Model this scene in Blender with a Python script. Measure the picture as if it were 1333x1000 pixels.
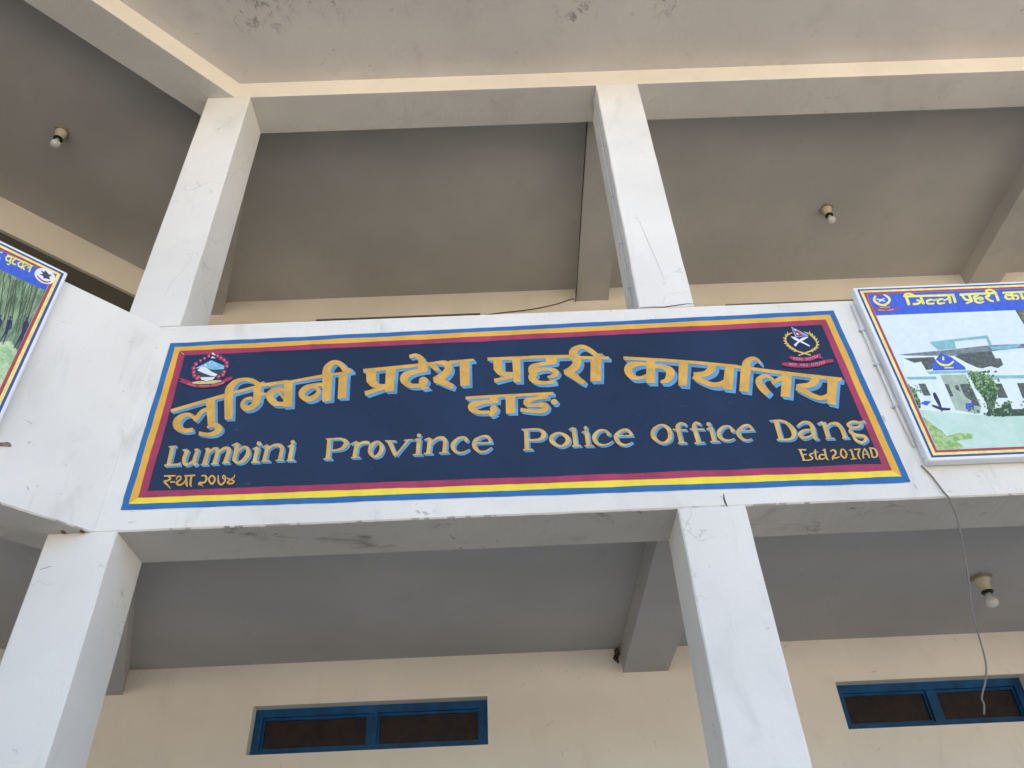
import bpy, bmesh, math, random
from mathutils import Vector, Matrix, noise
from mathutils.geometry import tessellate_polygon
random.seed(7)
SC = bpy.context.scene
for o in list(bpy.data.objects): bpy.data.objects.remove(o)

# ------------------------------------------------------------------ camera
EYE = 1.6                                   # eye height above the ground (m)
FPX, PITCH, ROLL, YAW = 1046.31, 0.685494, 0.049876, 0.016625   # focal length in px of a 1333 px wide frame
CAM = Vector((0.0445, -3.0, EYE))
_r = Vector((math.cos(YAW), -math.sin(YAW), 0)); _h = Vector((math.sin(YAW), math.cos(YAW), 0))
_f = _h*math.cos(PITCH) + Vector((0, 0, math.sin(PITCH)))
_u = -_h*math.sin(PITCH) + Vector((0, 0, math.cos(PITCH)))
RIGHT = _r*math.cos(ROLL) - _u*math.sin(ROLL)
UP = _r*math.sin(ROLL) + _u*math.cos(ROLL)
cd = bpy.data.cameras.new('camera'); cam = bpy.data.objects.new('camera', cd); SC.collection.objects.link(cam)
M = Matrix.Identity(4)
for i in range(3):
    M[i][0], M[i][1], M[i][2], M[i][3] = RIGHT[i], UP[i], -_f[i], CAM[i]
cam.matrix_world = M
cd.sensor_width = 36; cd.lens = 36*FPX/1333; cd.clip_start = 0.05; cd.clip_end = 2000
SC.camera = cam

# ------------------------------------------------------------------ light
SUN_EL, SUN_AZ = math.radians(43), math.radians(-12)     # sun stands behind the building, slightly to the left
world = bpy.data.worlds.new('World'); SC.world = world; world.use_nodes = True
wn = world.node_tree.nodes; wl = world.node_tree.links; wn.clear()
sky = wn.new('ShaderNodeTexSky'); sky.sky_type = 'NISHITA'; sky.sun_disc = False
sky.sun_elevation = SUN_EL; sky.sun_rotation = SUN_AZ; sky.air_density = 1.0; sky.dust_density = 6.0; sky.ozone_density = 0.6
bg = wn.new('ShaderNodeBackground'); bg.inputs['Strength'].default_value = 0.15
wo = wn.new('ShaderNodeOutputWorld'); wl.new(sky.outputs[0], bg.inputs[0]); wl.new(bg.outputs[0], wo.inputs[0])
sd = bpy.data.lights.new('sun', 'SUN'); sd.energy = 4.5; sd.angle = math.radians(0.53); sd.color = (1, 0.95, 0.87)
sun = bpy.data.objects.new('sun', sd); SC.collection.objects.link(sun)
tosun = Vector((math.sin(SUN_AZ)*math.cos(SUN_EL), math.cos(SUN_AZ)*math.cos(SUN_EL), math.sin(SUN_EL)))
sun.rotation_euler = tosun.to_track_quat('Z', 'Y').to_euler(); sun.location = tosun*30
vs = SC.view_settings; vs.view_transform = 'Standard'; vs.look = 'None'; vs.exposure = 2.04; vs.gamma = 1; vs.use_curve_mapping = False
SC.cycles.max_bounces = 10; SC.cycles.diffuse_bounces = 6

# ------------------------------------------------------------------ materials
def lin(c):
    return tuple(((v/255)/12.92 if v/255 <= .04045 else ((v/255+.055)/1.055)**2.4) for v in c)
class N:
    def __init__(s, name):
        s.m = bpy.data.materials.new(name); s.m.use_nodes = True
        s.t = s.m.node_tree; s.t.nodes.clear()
        s.out = s.add('ShaderNodeOutputMaterial'); s.b = s.add('ShaderNodeBsdfPrincipled')
        s.link(s.b.outputs[0], s.out.inputs[0]); s.g = s.add('ShaderNodeNewGeometry')
    def add(s, k): return s.t.nodes.new(k)
    def link(s, a, b): s.t.links.new(a, b)
    def pos(s, sc):
        v = s.add('ShaderNodeVectorMath'); v.operation = 'MULTIPLY'; v.inputs[1].default_value = sc if isinstance(sc, tuple) else (sc,)*3
        s.link(s.g.outputs['Position'], v.inputs[0]); return v.outputs[0]
    def noise(s, sc, detail=4, rough=.55, dist=0):
        n = s.add('ShaderNodeTexNoise'); n.inputs['Scale'].default_value = 1; n.inputs['Detail'].default_value = detail
        n.inputs['Roughness'].default_value = rough; n.inputs['Distortion'].default_value = dist
        s.link(s.pos(sc), n.inputs['Vector']); return n.outputs[0]
    def ramp(s, v, a, b):
        n = s.add('ShaderNodeMapRange'); n.interpolation_type = 'SMOOTHSTEP'
        n.inputs[1].default_value = a; n.inputs[2].default_value = b
        s.link(v, n.inputs[0]); return n.outputs[0]
    def mul(s, a, b):
        n = s.add('ShaderNodeMath'); n.operation = 'MULTIPLY'
        for i, v in enumerate((a, b)):
            if isinstance(v, (int, float)): n.inputs[i].default_value = v
            else: s.link(v, n.inputs[i])
        return n.outputs[0]
    def mix(s, f, a, b):
        n = s.add('ShaderNodeMix'); n.data_type = 'RGBA'
        if isinstance(f, (int, float)): n.inputs[0].default_value = f
        else: s.link(f, n.inputs[0])
        for i, v in ((6, a), (7, b)):
            if isinstance(v, tuple): n.inputs[i].default_value = (*v[:3], 1)
            else: s.link(v, n.inputs[i])
        return n.outputs[2]
    def bump(s, h, d, st=1):
        n = s.add('ShaderNodeBump'); n.inputs['Distance'].default_value = d; n.inputs['Strength'].default_value = st
        s.link(h, n.inputs['Height']); s.link(n.outputs[0], s.b.inputs['Normal'])
    def done(s, col, rough=.8, spec=.3):
        if isinstance(col, tuple): s.b.inputs['Base Color'].default_value = (*col[:3], 1)
        else: s.link(col, s.b.inputs['Base Color'])
        s.b.inputs['Roughness'].default_value = rough; s.b.inputs['Specular IOR Level'].default_value = spec
        return s.m

def plaster(name, base, dirt, dirt_amt=.5, crack=0.0, specks=.5, mould=0.0, bump=.0022, blotch=.10, scuff=0.0, spots=()):
    n = N(name)
    big = n.noise(1.1, 3); mid = n.noise((5, 5, 2.2), 6, .65, .6); fine = n.noise(55, 5, .7)
    c = n.mix(n.ramp(big, .3, .72), tuple(v*(1-blotch) for v in base), base)
    c = n.mix(n.mul(n.ramp(mid, .52, .80), dirt_amt), c, dirt)
    c = n.mix(n.mul(n.ramp(fine, .58, .75), .10), c, tuple(v*.6 for v in base))
    sp = n.noise(17, 2, .5, 1.2)                           # scuffs and flecks
    c = n.mix(n.mul(n.ramp(sp, .715, .76), specks), c, tuple(v*.45 for v in dirt))
    if crack:
        v = n.add('ShaderNodeTexVoronoi'); v.feature = 'DISTANCE_TO_EDGE'; v.inputs['Scale'].default_value = 1
        d = n.add('ShaderNodeVectorMath'); d.operation = 'ADD'
        nz = n.add('ShaderNodeTexNoise'); nz.inputs['Scale'].default_value = 1; nz.inputs['Detail'].default_value = 5; n.link(n.pos(7), nz.inputs['Vector'])
        s = n.add('ShaderNodeVectorMath'); s.operation = 'SCALE'; s.inputs['Scale'].default_value = .55
        n.link(nz.outputs['Color'], s.inputs[0]); n.link(n.pos((2.6, 2.6, 2.0)), d.inputs[0]); n.link(s.outputs[0], d.inputs[1])
        n.link(d.outputs[0], v.inputs['Vector'])
        lo = n.ramp(v.outputs['Distance'], .009, .0015)
        msk = n.ramp(n.noise(1.7, 2), .50, .62)
        c = n.mix(n.mul(n.mul(lo, msk), crack), c, tuple(v*.42 for v in dirt))
    if mould:
        st = n.noise((2.6, 3.4, 3), 8, .72, .9)
        c = n.mix(n.mul(n.ramp(st, .55, .72), mould), c, (.12, .105, .085))
    if scuff:                                              # thin grey brush and rub marks
        k = n.noise((26, 26, 9), 7, .8, 1.6); z = n.noise(2.3, 3)
        c = n.mix(n.mul(n.mul(n.ramp(k, .60, .72), n.ramp(z, .42, .62)), scuff), c, tuple(v*.78 for v in dirt))
    for cx, cy, cz, rr in spots:                           # dark mould patches where water came through the roof
        d = n.add('ShaderNodeVectorMath'); d.operation = 'DISTANCE'; d.inputs[1].default_value = (cx, cy, cz); n.link(n.g.outputs['Position'], d.inputs[0])
        st = n.noise((16, 11, 16), 8, .78, 1.0)
        c = n.mix(n.mul(n.mul(n.ramp(d.outputs['Value'], rr, rr*.25), n.ramp(st, .50, .66)), .75), c, (.10, .095, .09))
    h = n.mix(.35, n.noise(28, 5, .7), n.noise(6, 4, .6))
    n.bump(h, bump*2.2, .8)
    return n.done(c, .82, .25)

WHITE = plaster('white_limewash', (.835, .815, .75), (.60, .58, .53), .8, crack=0.0, specks=.5, scuff=.75, blotch=.13)
WHITE_COL = plaster('white_column_paint', (.825, .805, .745), (.62, .60, .555), .6, crack=.28, specks=.25, scuff=.45, blotch=.12, bump=.0013)
EAVE = plaster('cream_eave_beam', (.84, .79, .675), (.62, .56, .45), .35, specks=.3)  # eave beams get a creamier base colour than the columns
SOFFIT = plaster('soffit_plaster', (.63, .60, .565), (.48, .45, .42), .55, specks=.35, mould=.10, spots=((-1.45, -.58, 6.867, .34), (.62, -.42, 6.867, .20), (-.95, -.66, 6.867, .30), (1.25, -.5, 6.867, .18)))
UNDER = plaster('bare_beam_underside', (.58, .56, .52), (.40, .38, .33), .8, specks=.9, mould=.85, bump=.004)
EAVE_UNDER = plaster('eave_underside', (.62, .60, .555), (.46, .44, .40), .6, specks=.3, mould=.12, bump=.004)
DARKPANEL = plaster('dark_opening_fill', (.085, .08, .062), (.06, .055, .045), .4)
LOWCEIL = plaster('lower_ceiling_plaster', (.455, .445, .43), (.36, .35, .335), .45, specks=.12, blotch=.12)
LOWCREAM = plaster('pale_cream_lower_wall', (.90, .83, .71), (.72, .64, .52), .42, specks=.3, scuff=.2)  # lower-floor back walls: paler base colour than the upper ones
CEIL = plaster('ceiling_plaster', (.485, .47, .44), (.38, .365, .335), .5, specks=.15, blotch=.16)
CREAM = plaster('cream_wall_paint', (.77, .71, .585), (.60, .54, .44), .35, specks=.25)
DIMROOM = plaster('room_plaster', (.30, .29, .24), (.2, .19, .16), .4)
GROUND = plaster('courtyard_earth', (.37, .335, .285), (.27, .24, .20), .6)

def paint(name, c, var=.10, rough=.45, bump=.0006, worn=0.0, scale=9):
    n = N(name)
    k = n.noise((scale, scale, scale*.8), 5, .6, .4); f = n.noise((70, 70, 22), 4, .6)
    col = n.mix(n.ramp(k, .3, .7), tuple(v*(1-var) for v in c), tuple(min(1, v*(1+var)) for v in c))
    if worn:
        w = n.noise((30, 30, 30), 6, .75, .5)
        col = n.mix(n.mul(n.ramp(w, .62, .74), worn), col, (.62, .55, .55))
    n.bump(f, bump, .7)
    return n.done(col, rough, .35)
def noisy(name, a, b, scale, rough=.5, lo=.4, hi=.6):
    n = N(name); k = n.noise(scale, 6, .7, .3)
    return n.done(n.mix(n.ramp(k, lo, hi), a, b), rough, .3)

NAVY = paint('navy_sign_paint', lin((19, 38, 66)), .32, .34, scale=1.1, worn=.12)
GOLD = paint('gold_letter_paint', lin((212, 166, 76)), .14, .5, scale=14)
PALEGOLD = paint('pale_gold_letter_paint', lin((208, 172, 98)), .16, .5, scale=18)
SKYBLUE = paint('light_blue_shade_paint', lin((88, 154, 202)), .18, .5, scale=10)
B_BLUE = paint('blue_border_paint', lin((38, 106, 166)), .14, .5)
B_AMBER = paint('amber_border_paint', lin((228, 174, 58)), .08, .5)
B_YELL = paint('bright_yellow_border_paint', lin((243, 220, 58)), .06, .5)
B_RED = paint('crimson_border_paint', lin((164, 56, 88)), .16, .5, worn=.35)
E_RED = paint('emblem_red', lin((168, 55, 85)), .15)
E_PINK = paint('emblem_pink', lin((214, 150, 170)), .1)
E_WHITE = paint('emblem_white', lin((226, 228, 236)), .04)
E_ICE = paint('emblem_ice_blue', lin((128, 190, 222)), .14, scale=40)
E_GREEN = paint('emblem_dark_green', lin((48, 74, 74)), .1)
E_SAND = paint('emblem_sand', lin((214, 200, 130)), .08)
E_GOLD = paint('emblem_gold', lin((222, 186, 92)), .1)
W_BLUE = paint('window_blue_paint', lin((8, 74, 118)), .35, .4, worn=.10, scale=9)
SHADEBROWN = paint('shade_brown_frame', lin((62, 52, 42)), .2, .5)  # upper ventilators: shadow at the reveal put into the frame colour
PANE = noisy('dusty_dark_pane', (.034, .023, .020), (.022, .016, .015), 14, .35)
def flat(name, rgb, rough=.5, var=.05):
    return paint(name, lin(rgb), .04 if name in ('print_pale_sky', 'print_building_white') else .12 if name.startswith('print') else var, rough, .0002, scale=34 if name.startswith('print') else 9)
PVC = flat('grey_plastic', (150, 156, 164)); WIRE = flat('grey_cable', (120, 112, 104)); DARKWIRE = flat('dark_cable', (70, 62, 52))
WOOD = flat('old_wood_board', (150, 140, 118)); IVORY = flat('ivory_bakelite', (206, 196, 162), .35); BLACK = flat('black_ring', (18, 16, 14), .4)
RUST = flat('rusty_iron', (96, 80, 62), .8, .3); MUD = noisy('dry_mud', (.10, .06, .03), (.035, .02, .012), 40, .9)
BRICK = noisy('bare_brown_render', (.30, .23, .17), (.18, .13, .10), 30, .9)
MARK = flat('dark_scratch', (58, 54, 52), .8)
FLEX = flat('white_flex_vinyl', (232, 236, 240), .35, .03)
gl = N('bulb_glass'); BULB = gl.done((.74, .74, .70), .18, .5); gl.b.inputs['Transmission Weight'].default_value = .25

# ------------------------------------------------------------------ objects
WLOC = {}
def link(name, data, parent=None, loc=(0, 0, 0)):
    o = bpy.data.objects.new(name, data); SC.collection.objects.link(o)
    loc = Vector(loc)
    if parent is not None:
        o.parent = parent; o.location = loc - WLOC[parent]
    else: o.location = loc
    WLOC[o] = loc
    return o
def thing(name, loc, label, cat, group=None):
    o = link(name, None, None, loc); o.empty_display_size = .1
    return tag(o, label, cat, group)
def tag(o, label, cat=None, group=None):
    o['label'] = label
    if cat: o['category'] = cat
    if group: o['group'] = group
    return o
def mesh(name, verts, faces, mat, parent=None, smooth=False):
    """verts in world coordinates; the object's origin sits at its parent's origin (or at its own base)."""
    if parent is not None: base = WLOC[parent]
    else:
        base = Vector((sum(v[0] for v in verts)/len(verts), sum(v[1] for v in verts)/len(verts), min(v[2] for v in verts)))
    me = bpy.data.meshes.new(name)
    me.from_pydata([tuple(Vector(v)-base) for v in verts], [], faces); me.validate()
    bm = bmesh.new(); bm.from_mesh(me); bmesh.ops.recalc_face_normals(bm, faces=bm.faces); bm.to_mesh(me); bm.free()
    me.materials.append(mat)
    if smooth: me.polygons.foreach_set('use_smooth', [True]*len(me.polygons))
    return link(name, me, parent, base)
def prism(fp, z0, z1):
    n = len(fp); v = [(x, y, z0) for x, y in fp] + [(x, y, z1) for x, y in fp]
    f = [list(range(n)), list(range(n, 2*n))] + [[i, (i+1) % n, n+(i+1) % n, n+i] for i in range(n)]
    return v, f
def box(x0, x1, y0, y1, z0, z1): return prism([(x0, y0), (x1, y0), (x1, y1), (x0, y1)], z0, z1)
def join(*parts):
    V, F = [], []
    for v, f in parts:
        k = len(V); V += list(v); F += [[i+k for i in q] for q in f]
    return V, F
def tube(pts, r, seg=8):
    V, F = [], []; pts = [Vector(p) for p in pts]
    for i, p in enumerate(pts):
        t = (pts[min(i+1, len(pts)-1)] - pts[max(i-1, 0)]).normalized()
        a = t.orthogonal().normalized() if i == 0 else (a - t*a.dot(t)).normalized()
        b = t.cross(a)
        V += [tuple(p + r*(a*math.cos(2*math.pi*k/seg) + b*math.sin(2*math.pi*k/seg))) for k in range(seg)]
        if i: F += [[(i-1)*seg+k, (i-1)*seg+(k+1) % seg, i*seg+(k+1) % seg, i*seg+k] for k in range(seg)]
    F += [list(range(seg)), list(range((len(pts)-1)*seg, len(pts)*seg))]
    return V, F
def lathe(c, prof, seg=20):
    """prof: (radius, z offset) pairs around a vertical axis through c"""
    V, F = [], []
    for i, (r, z) in enumerate(prof):
        V += [(c[0]+r*math.cos(2*math.pi*k/seg), c[1]+r*math.sin(2*math.pi*k/seg), c[2]+z) for k in range(seg)]
        if i: F += [[(i-1)*seg+k, (i-1)*seg+(k+1) % seg, i*seg+(k+1) % seg, i*seg+k] for k in range(seg)]
    F += [list(range(seg)), list(range((len(prof)-1)*seg, len(prof)*seg))]
    return V, F
def catmull(P, n=6):
    P = [tuple(p) for p in P]
    if len(P) < 3: return P
    closed = P[0][:2] == P[-1][:2]; out = []
    for i in range(len(P)-1):
        p1, p2 = P[i], P[i+1]
        p0 = P[i-1] if i else (P[-2] if closed else p1)
        p3 = P[i+2] if i+2 < len(P) else (P[1] if closed else p2)
        for k in range(n):
            t = k/n
            out.append(tuple(.5*(2*b + (c-a)*t + (2*a-5*b+4*c-d)*t*t + (3*b-a-3*c+d)*t**3) for a, b, c, d in zip(p0, p1, p2, p3)))
    return out + [P[-1]]

# ------------------------------------------------------------------ levels and planes
Z1, Z2, Z3, Z4 = EYE+1.734, EYE+2.931, EYE+5.093, EYE+5.267     # parapet bottom/top, eave beam bottom/top
ZC1, ZC2 = EYE+1.958, EYE+5.316                                   # the two ceilings
HB, DB, WB = .158, .287, 2.1615                                   # cross-beam drop, beam depth, corridor depth
FX = -1.705                                                       # the fold where the left wing turns 45 degrees
R2 = math.sqrt(.5); T8 = math.tan(math.pi/8)
def main_xy(s, o): return (FX+s, o)                               # s along the front, o inward from the front plane
def wing_xy(s, o): return (FX + s*R2 - o*R2, s*R2 + o*R2)         # the wing: s negative away from the fold
def mx(s, o): return main_xy(s - T8*o, o)                         # mitred start of the main front at s=0
def wx(s, o): return wing_xy(s + T8*o, o)
def ray(px, py):
    a, b = px-666.5, py-500
    return RIGHT*a - UP*b + _f*FPX
def wall_pt(px, py, y=0.0):
    d = ray(px, py); return CAM + d*((y-CAM.y)/d.y)
def wing_pt(px, py, o=0.0):
    d = ray(px, py); n = Vector((-R2, R2, 0)); return CAM + d*((o-(CAM-Vector((FX, 0, 0))).dot(n))/d.dot(n))

# ------------------------------------------------------------------ ground
g = mesh('ground', [(-600, -600, 0), (600, -600, 0), (600, 600, 0), (-600, 600, 0)], [[0, 1, 2, 3]], GROUND); g['kind'] = 'structure'
tag(g, 'bare earth courtyard in front of the building')

# ------------------------------------------------------------------ building
B = thing('office_building', (FX, 0, 0), 'white two-storey office building with open corridors, square columns and a 45 degree wing', 'building')
XR, SL = 9.0, -9.0
def run(name, prof, s0, s1, xy, mat, step=.025, jit=None, seed=0, under=None):
    """a beam or parapet: (o, z) profile swept along the front; s0 end mitred at the fold; edge points listed in jit are uneven"""
    n = max(2, int(abs(s1-s0)/step)); V, F = [], []; m = len(prof)
    for i in range(n+1):
        s = s0 + (s1-s0)*i/n
        for k, (o, z) in enumerate(prof):
            sh = (T8*o if xy is wing_xy else -T8*o) if i == 0 else 0
            j = (jit or {}).get(k, 0)
            if j:
                q = Vector((s*9, seed+k*3.7, 0)); e = noise.noise(q)*.6 + noise.noise(q*4.3)*.5
                e2 = max(0, noise.noise(Vector((s*14, seed+9, k*.0)))-.38)*1.3
                o2, z2 = o + j*(.25+abs(e)*.5) + j*e2, z + j*e*.5
            else: o2, z2 = o, z
            x, y = xy(s+sh, o2); V.append((x, y, z2))
    for i in range(n):
        F += [[i*m+k, i*m+(k+1) % m, (i+1)*m+(k+1) % m, (i+1)*m+k] for k in range(m)]
    F += [list(range(m)), list(range(n*m, (n+1)*m))]
    o = mesh(name, V, F, mat, B)
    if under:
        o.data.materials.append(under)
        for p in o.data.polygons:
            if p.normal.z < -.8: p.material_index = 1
    return o
def parprof(z0, z1, e=.006): return [(DB, z0), (e, z0), (0, z0+e), (0, z1-e), (e, z1), (DB, z1)]
J = {1: .006, 2: .003, 3: .002, 4: .003}
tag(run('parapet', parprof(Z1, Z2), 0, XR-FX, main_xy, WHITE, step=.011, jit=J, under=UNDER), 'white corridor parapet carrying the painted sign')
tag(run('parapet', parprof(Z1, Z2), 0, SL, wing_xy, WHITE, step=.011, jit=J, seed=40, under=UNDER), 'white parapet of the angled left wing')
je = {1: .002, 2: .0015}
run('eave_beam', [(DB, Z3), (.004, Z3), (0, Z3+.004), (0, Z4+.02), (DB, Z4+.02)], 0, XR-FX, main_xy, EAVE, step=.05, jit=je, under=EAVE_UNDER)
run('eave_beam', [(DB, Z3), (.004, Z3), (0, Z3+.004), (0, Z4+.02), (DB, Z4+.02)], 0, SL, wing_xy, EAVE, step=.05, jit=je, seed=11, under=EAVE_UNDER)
OV = -.72                                                         # roof overhang in front of the beams
def slab(name, o0, o1, z0, z1, mat):
    a = prism([mx(0, o0), (XR, o0), (XR, o1), mx(0, o1)], z0, z1)
    b = prism([wx(0, o0), wx(0, o1), wing_xy(SL, o1), wing_xy(SL, o0)], z0, z1)
    return mesh(name, *a, mat, B), mesh(name, *b, mat, B)
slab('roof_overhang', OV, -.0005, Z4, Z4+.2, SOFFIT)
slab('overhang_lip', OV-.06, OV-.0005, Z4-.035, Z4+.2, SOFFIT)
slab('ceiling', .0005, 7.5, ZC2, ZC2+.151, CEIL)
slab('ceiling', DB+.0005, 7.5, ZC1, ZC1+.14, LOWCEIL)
slab('corridor_floor', DB+.001, 7.5, .0, .30, CEIL)
slab('rear_wall', 7.0, 7.2, .3, ZC2, CEIL)  # unseen back of the building, added to keep sun out from behind
for x0, x1 in ((XR, XR+.2),): mesh('end_wall', *box(x0, x1, .0, 7.5, 0, ZC2+.15), CREAM, B)
e0, e1, e2, e3 = wing_xy(SL, 0), wing_xy(SL-.2, 0), wing_xy(SL-.2, 7.5), wing_xy(SL, 7.5)
mesh('end_wall', *prism([e0, e1, e2, e3], 0, ZC2+.15), CREAM, B)

def holed_wall(name, x0, x1, z0, z1, holes, depth, mat, to3d):
    """one wall face with real openings and reveals; to3d(a, z, d) places it"""
    xs = sorted({x0, x1, *[h[0] for h in holes], *[h[1] for h in holes]}); zs = sorted({z0, z1, *[h[2] for h in holes], *[h[3] for h in holes]})
    V, F, idx = [], [], {}
    def vid(x, z, d):
        k = (round(x, 4), round(z, 4), d)
        if k not in idx: idx[k] = len(V); V.append(to3d(x, z, d))
        return idx[k]
    hole = lambda x, z: any(h[0] < x < h[1] and h[2] < z < h[3] for h in holes)
    for i in range(len(xs)-1):
        for j in range(len(zs)-1):
            if not hole((xs[i]+xs[i+1])/2, (zs[j]+zs[j+1])/2):
                for d in (0, depth): F.append([vid(xs[i], zs[j], d), vid(xs[i+1], zs[j], d), vid(xs[i+1], zs[j+1], d), vid(xs[i], zs[j+1], d)])
    for a, b, c, e in holes:
        for (p, q) in (((a, c), (b, c)), ((b, c), (b, e)), ((b, e), (a, e)), ((a, e), (a, c))):
            F.append([vid(*p, 0), vid(*q, 0), vid(*q, depth), vid(*p, depth)])
    for p, q in (((x0, z0), (x1, z0)), ((x1, z0), (x1, z1)), ((x1, z1), (x0, z1)), ((x0, z1), (x0, z0))):
        F.append([vid(*p, 0), vid(*q, 0), vid(*q, depth), vid(*p, depth)])
    return mesh(name, V, F, mat, B)
XK = FX - T8*WB                                                   # inner corner of the back walls
vents = [(-1.592, -.123, EYE+1.403, EYE+1.692), (2.078, 3.285, EYE+1.397, EYE+1.684)]
up = 3.366
lo_holes = vents; up_holes = [(a, b, c+up, d+up) for a, b, c, d in vents]
to_main = lambda x, z, d: (x, WB+d, z)
holed_wall('back_wall', XK, XR, .3, ZC1-.0005, lo_holes, .14, LOWCREAM, to_main)
holed_wall('back_wall', XK, XR, ZC1+.141, ZC2-.0005, up_holes, .14, CREAM, to_main)
to_wing = lambda s, z, d: (*wing_xy(s, WB+d), z)
sk = T8*WB
holed_wall('back_wall', SL, sk-.001, .3, ZC1-.0005, [(-3.2, -2.0, EYE+1.403, EYE+1.692)], .14, LOWCREAM, to_wing)
holed_wall('back_wall', SL, sk-.001, ZC1+.141, ZC2-.0005, [(-2.4, .62, EYE+2.5, EYE+5.006)], .14, CREAM, to_wing)
# flat dark panels fill the wide opening of the wing
for a0, a1 in ((-2.398, -1.402), (-1.398, -.402), (-.398, .618)):
    mesh('opening_panel', *prism([wing_xy(a0, WB+.03), wing_xy(a1, WB+.03), wing_xy(a1, WB+.07), wing_xy(a0, WB+.07)], EYE+2.502, EYE+5.004), DARKPANEL, B)

def column(x0, x1, z0, z1, mat=WHITE_COL):
    e = .006; V, F = [], []; n = 60
    fp = [(x0+e, 0), (x1-e, 0), (x1, e), (x1, DB-.001), (x0, DB-.001), (x0, e)]
    for i in range(n+1):
        z = z0+(z1-z0)*i/n
        for k, (x, y) in enumerate(fp):
            q = noise.noise(Vector((k*5.1+x0*3, z*6, 1.3)))*.0022
            V.append((x + (q if k in (0, 5) else -q if k in (1, 2) else 0), y + (abs(q)*.6 if k in (0, 1) else 0), z))
    m = 6
    for i in range(n): F += [[i*m+k, i*m+(k+1) % m, (i+1)*m+(k+1) % m, (i+1)*m+k] for k in range(m)]
    F += [list(range(m)), list(range(n*m, n*m+m))]
    return mesh('column', V, F, mat, B)
C1, C2, C3 = (-1.899, -1.606), (.775, 1.065), (4.33, 4.62)
for c in (C1, C2, C3):
    lo = column(*c, .3, Z1-.0003); hi = column(*c, Z2+.0003, Z3-.0003)
    if c is C1: c1lo, c1hi = lo, hi
    if c is C2: c2lo, c2hi = lo, hi
for s in (-3.4, -6.4):
    for z0, z1 in ((.3, Z1-.0003), (Z2+.0003, Z3-.0003)):
        mesh('column', *prism([wing_xy(s, 0), wing_xy(s+.29, 0), wing_xy(s+.29, DB-.001), wing_xy(s, DB-.001)], z0, z1), WHITE_COL, B)
# cross beams from the columns to the back wall
for zc in (ZC1, ZC2):
    CM = LOWCEIL if zc == ZC1 else CEIL
    for x0, x1 in ((.749, 1.038), (4.307, 4.60)): mesh('cross_beam', *box(x0, x1, DB+.001, WB-.001, zc-HB, zc-.0005), CM, B)
    a, b = Vector(mx(0, DB+.002)), Vector(mx(0, WB-.01)); t = (b-a).normalized(); nrm = Vector((t.y, -t.x))*.15
    mesh('cross_beam', *prism([a+nrm, b+nrm, b-nrm, a-nrm], zc-HB, zc-.0005), CM, B)
    for s in (-3.4, -6.4): mesh('cross_beam', *prism([wing_xy(s, DB+.001), wing_xy(s+.29, DB+.001), wing_xy(s+.29, WB-.001), wing_xy(s, WB-.001)], zc-HB, zc-.0005), CM, B)

# ventilator windows: blue timber frame with two dusty panes
def ventilator(x0, x1, z0, z1, inset=.070, W_BLUE=W_BLUE):
    y0, y1, w = WB+inset, WB+.132, .050
    fr = mesh('ventilator_window', *join(box(x0+.002, x1-.002, y0, y1, z1-w, z1-.002), box(x0+.002, x1-.002, y0, y1, z0+.002, z0+w*.8),
              box(x0+.002, x0+w, y0+.001, y1, z0+w*.8, z1-w), box(x1-w, x1-.002, y0+.001, y1, z0+w*.8, z1-w)), W_BLUE, B)
    xm = (x0+x1)/2+.01
    mesh('mullion', *box(xm-.028, xm+.028, y0+.006, y1-.002, z0+w*.8, z1-w), W_BLUE, fr)
    for a, b in ((x0+w, xm-.028), (xm+.028, x1-w)):
        mesh('sash', *join(box(a, b, y0+.022, y1-.004, z1-w-.016, z1-w), box(a, b, y0+.022, y1-.004, z0+w*.8, z0+w*.8+.016),
             box(a, a+.014, y0+.023, y1-.004, z0+w*.8+.016, z1-w-.016), box(b-.014, b, y0+.023, y1-.004, z0+w*.8+.016, z1-w-.016)), W_BLUE, fr)
        mesh('pane', *box(a+.014, b-.014, y0+.04, y0+.046, z0+w*.8+.016, z1-w-.016), PANE, fr)
    return fr
for h in lo_holes: ventilator(*h)
for h in up_holes: ventilator(*h, .010, SHADEBROWN)
# small damage and fittings that belong to the building
def blob(cx, cy, cz, rx, ry, rz, seed, sub=2, amp=.35):
    bm = bmesh.new(); bmesh.ops.create_icosphere(bm, subdivisions=sub, radius=1)
    V = []
    for v in bm.verts:
        k = 1 + amp*noise.noise(v.co*2.2+Vector((seed, 0, 0)))
        V.append((cx+v.co.x*rx*k, cy+v.co.y*ry*k, cz+v.co.z*rz*k))
    F = [[v.index for v in f.verts] for f in bm.faces]; bm.free(); return V, F
for px, py in ((83.5, 692.5), (107.5, 691.5)):
    p = wall_pt(px, py, -.012); mesh('rusty_stub', *tube([p+Vector((0, .014, .004)), p+Vector((0, -.012, -.006))], .007), RUST, c1lo)
HAIR = flat('hairline_grey', (150, 148, 144), .8)
def crack_line(pix, w, parent, name='plaster_crack', y=-.0012):
    L = [wall_pt(*p, y) for p in pix]; V, F = [], []
    for i, p in enumerate(L):
        t = (L[min(i+1, len(L)-1)]-L[max(i-1, 0)]).normalized(); nn = Vector((-t.z, 0, t.x))
        ww = w*(.25+.75*math.sin(math.pi*(i+.35)/(len(L)-.3)))
        V += [tuple(p+nn*ww), tuple(p-nn*ww)]
        if i: F.append([2*i-2, 2*i-1, 2*i+1, 2*i])
    return mesh(name, V, F, MARK if w > .002 else HAIR, parent)
crack_line([(942.2, 643), (942.5, 649), (944.5, 655), (946.8, 659.5)], .0035, c2lo)
crack_line([(938, 645.5), (939.4, 648.5)], .0015, c2lo)
crack_line([(1189.5, 629.5), (1192, 633.5), (1194, 637)], .0012, B.children[0])
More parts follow.
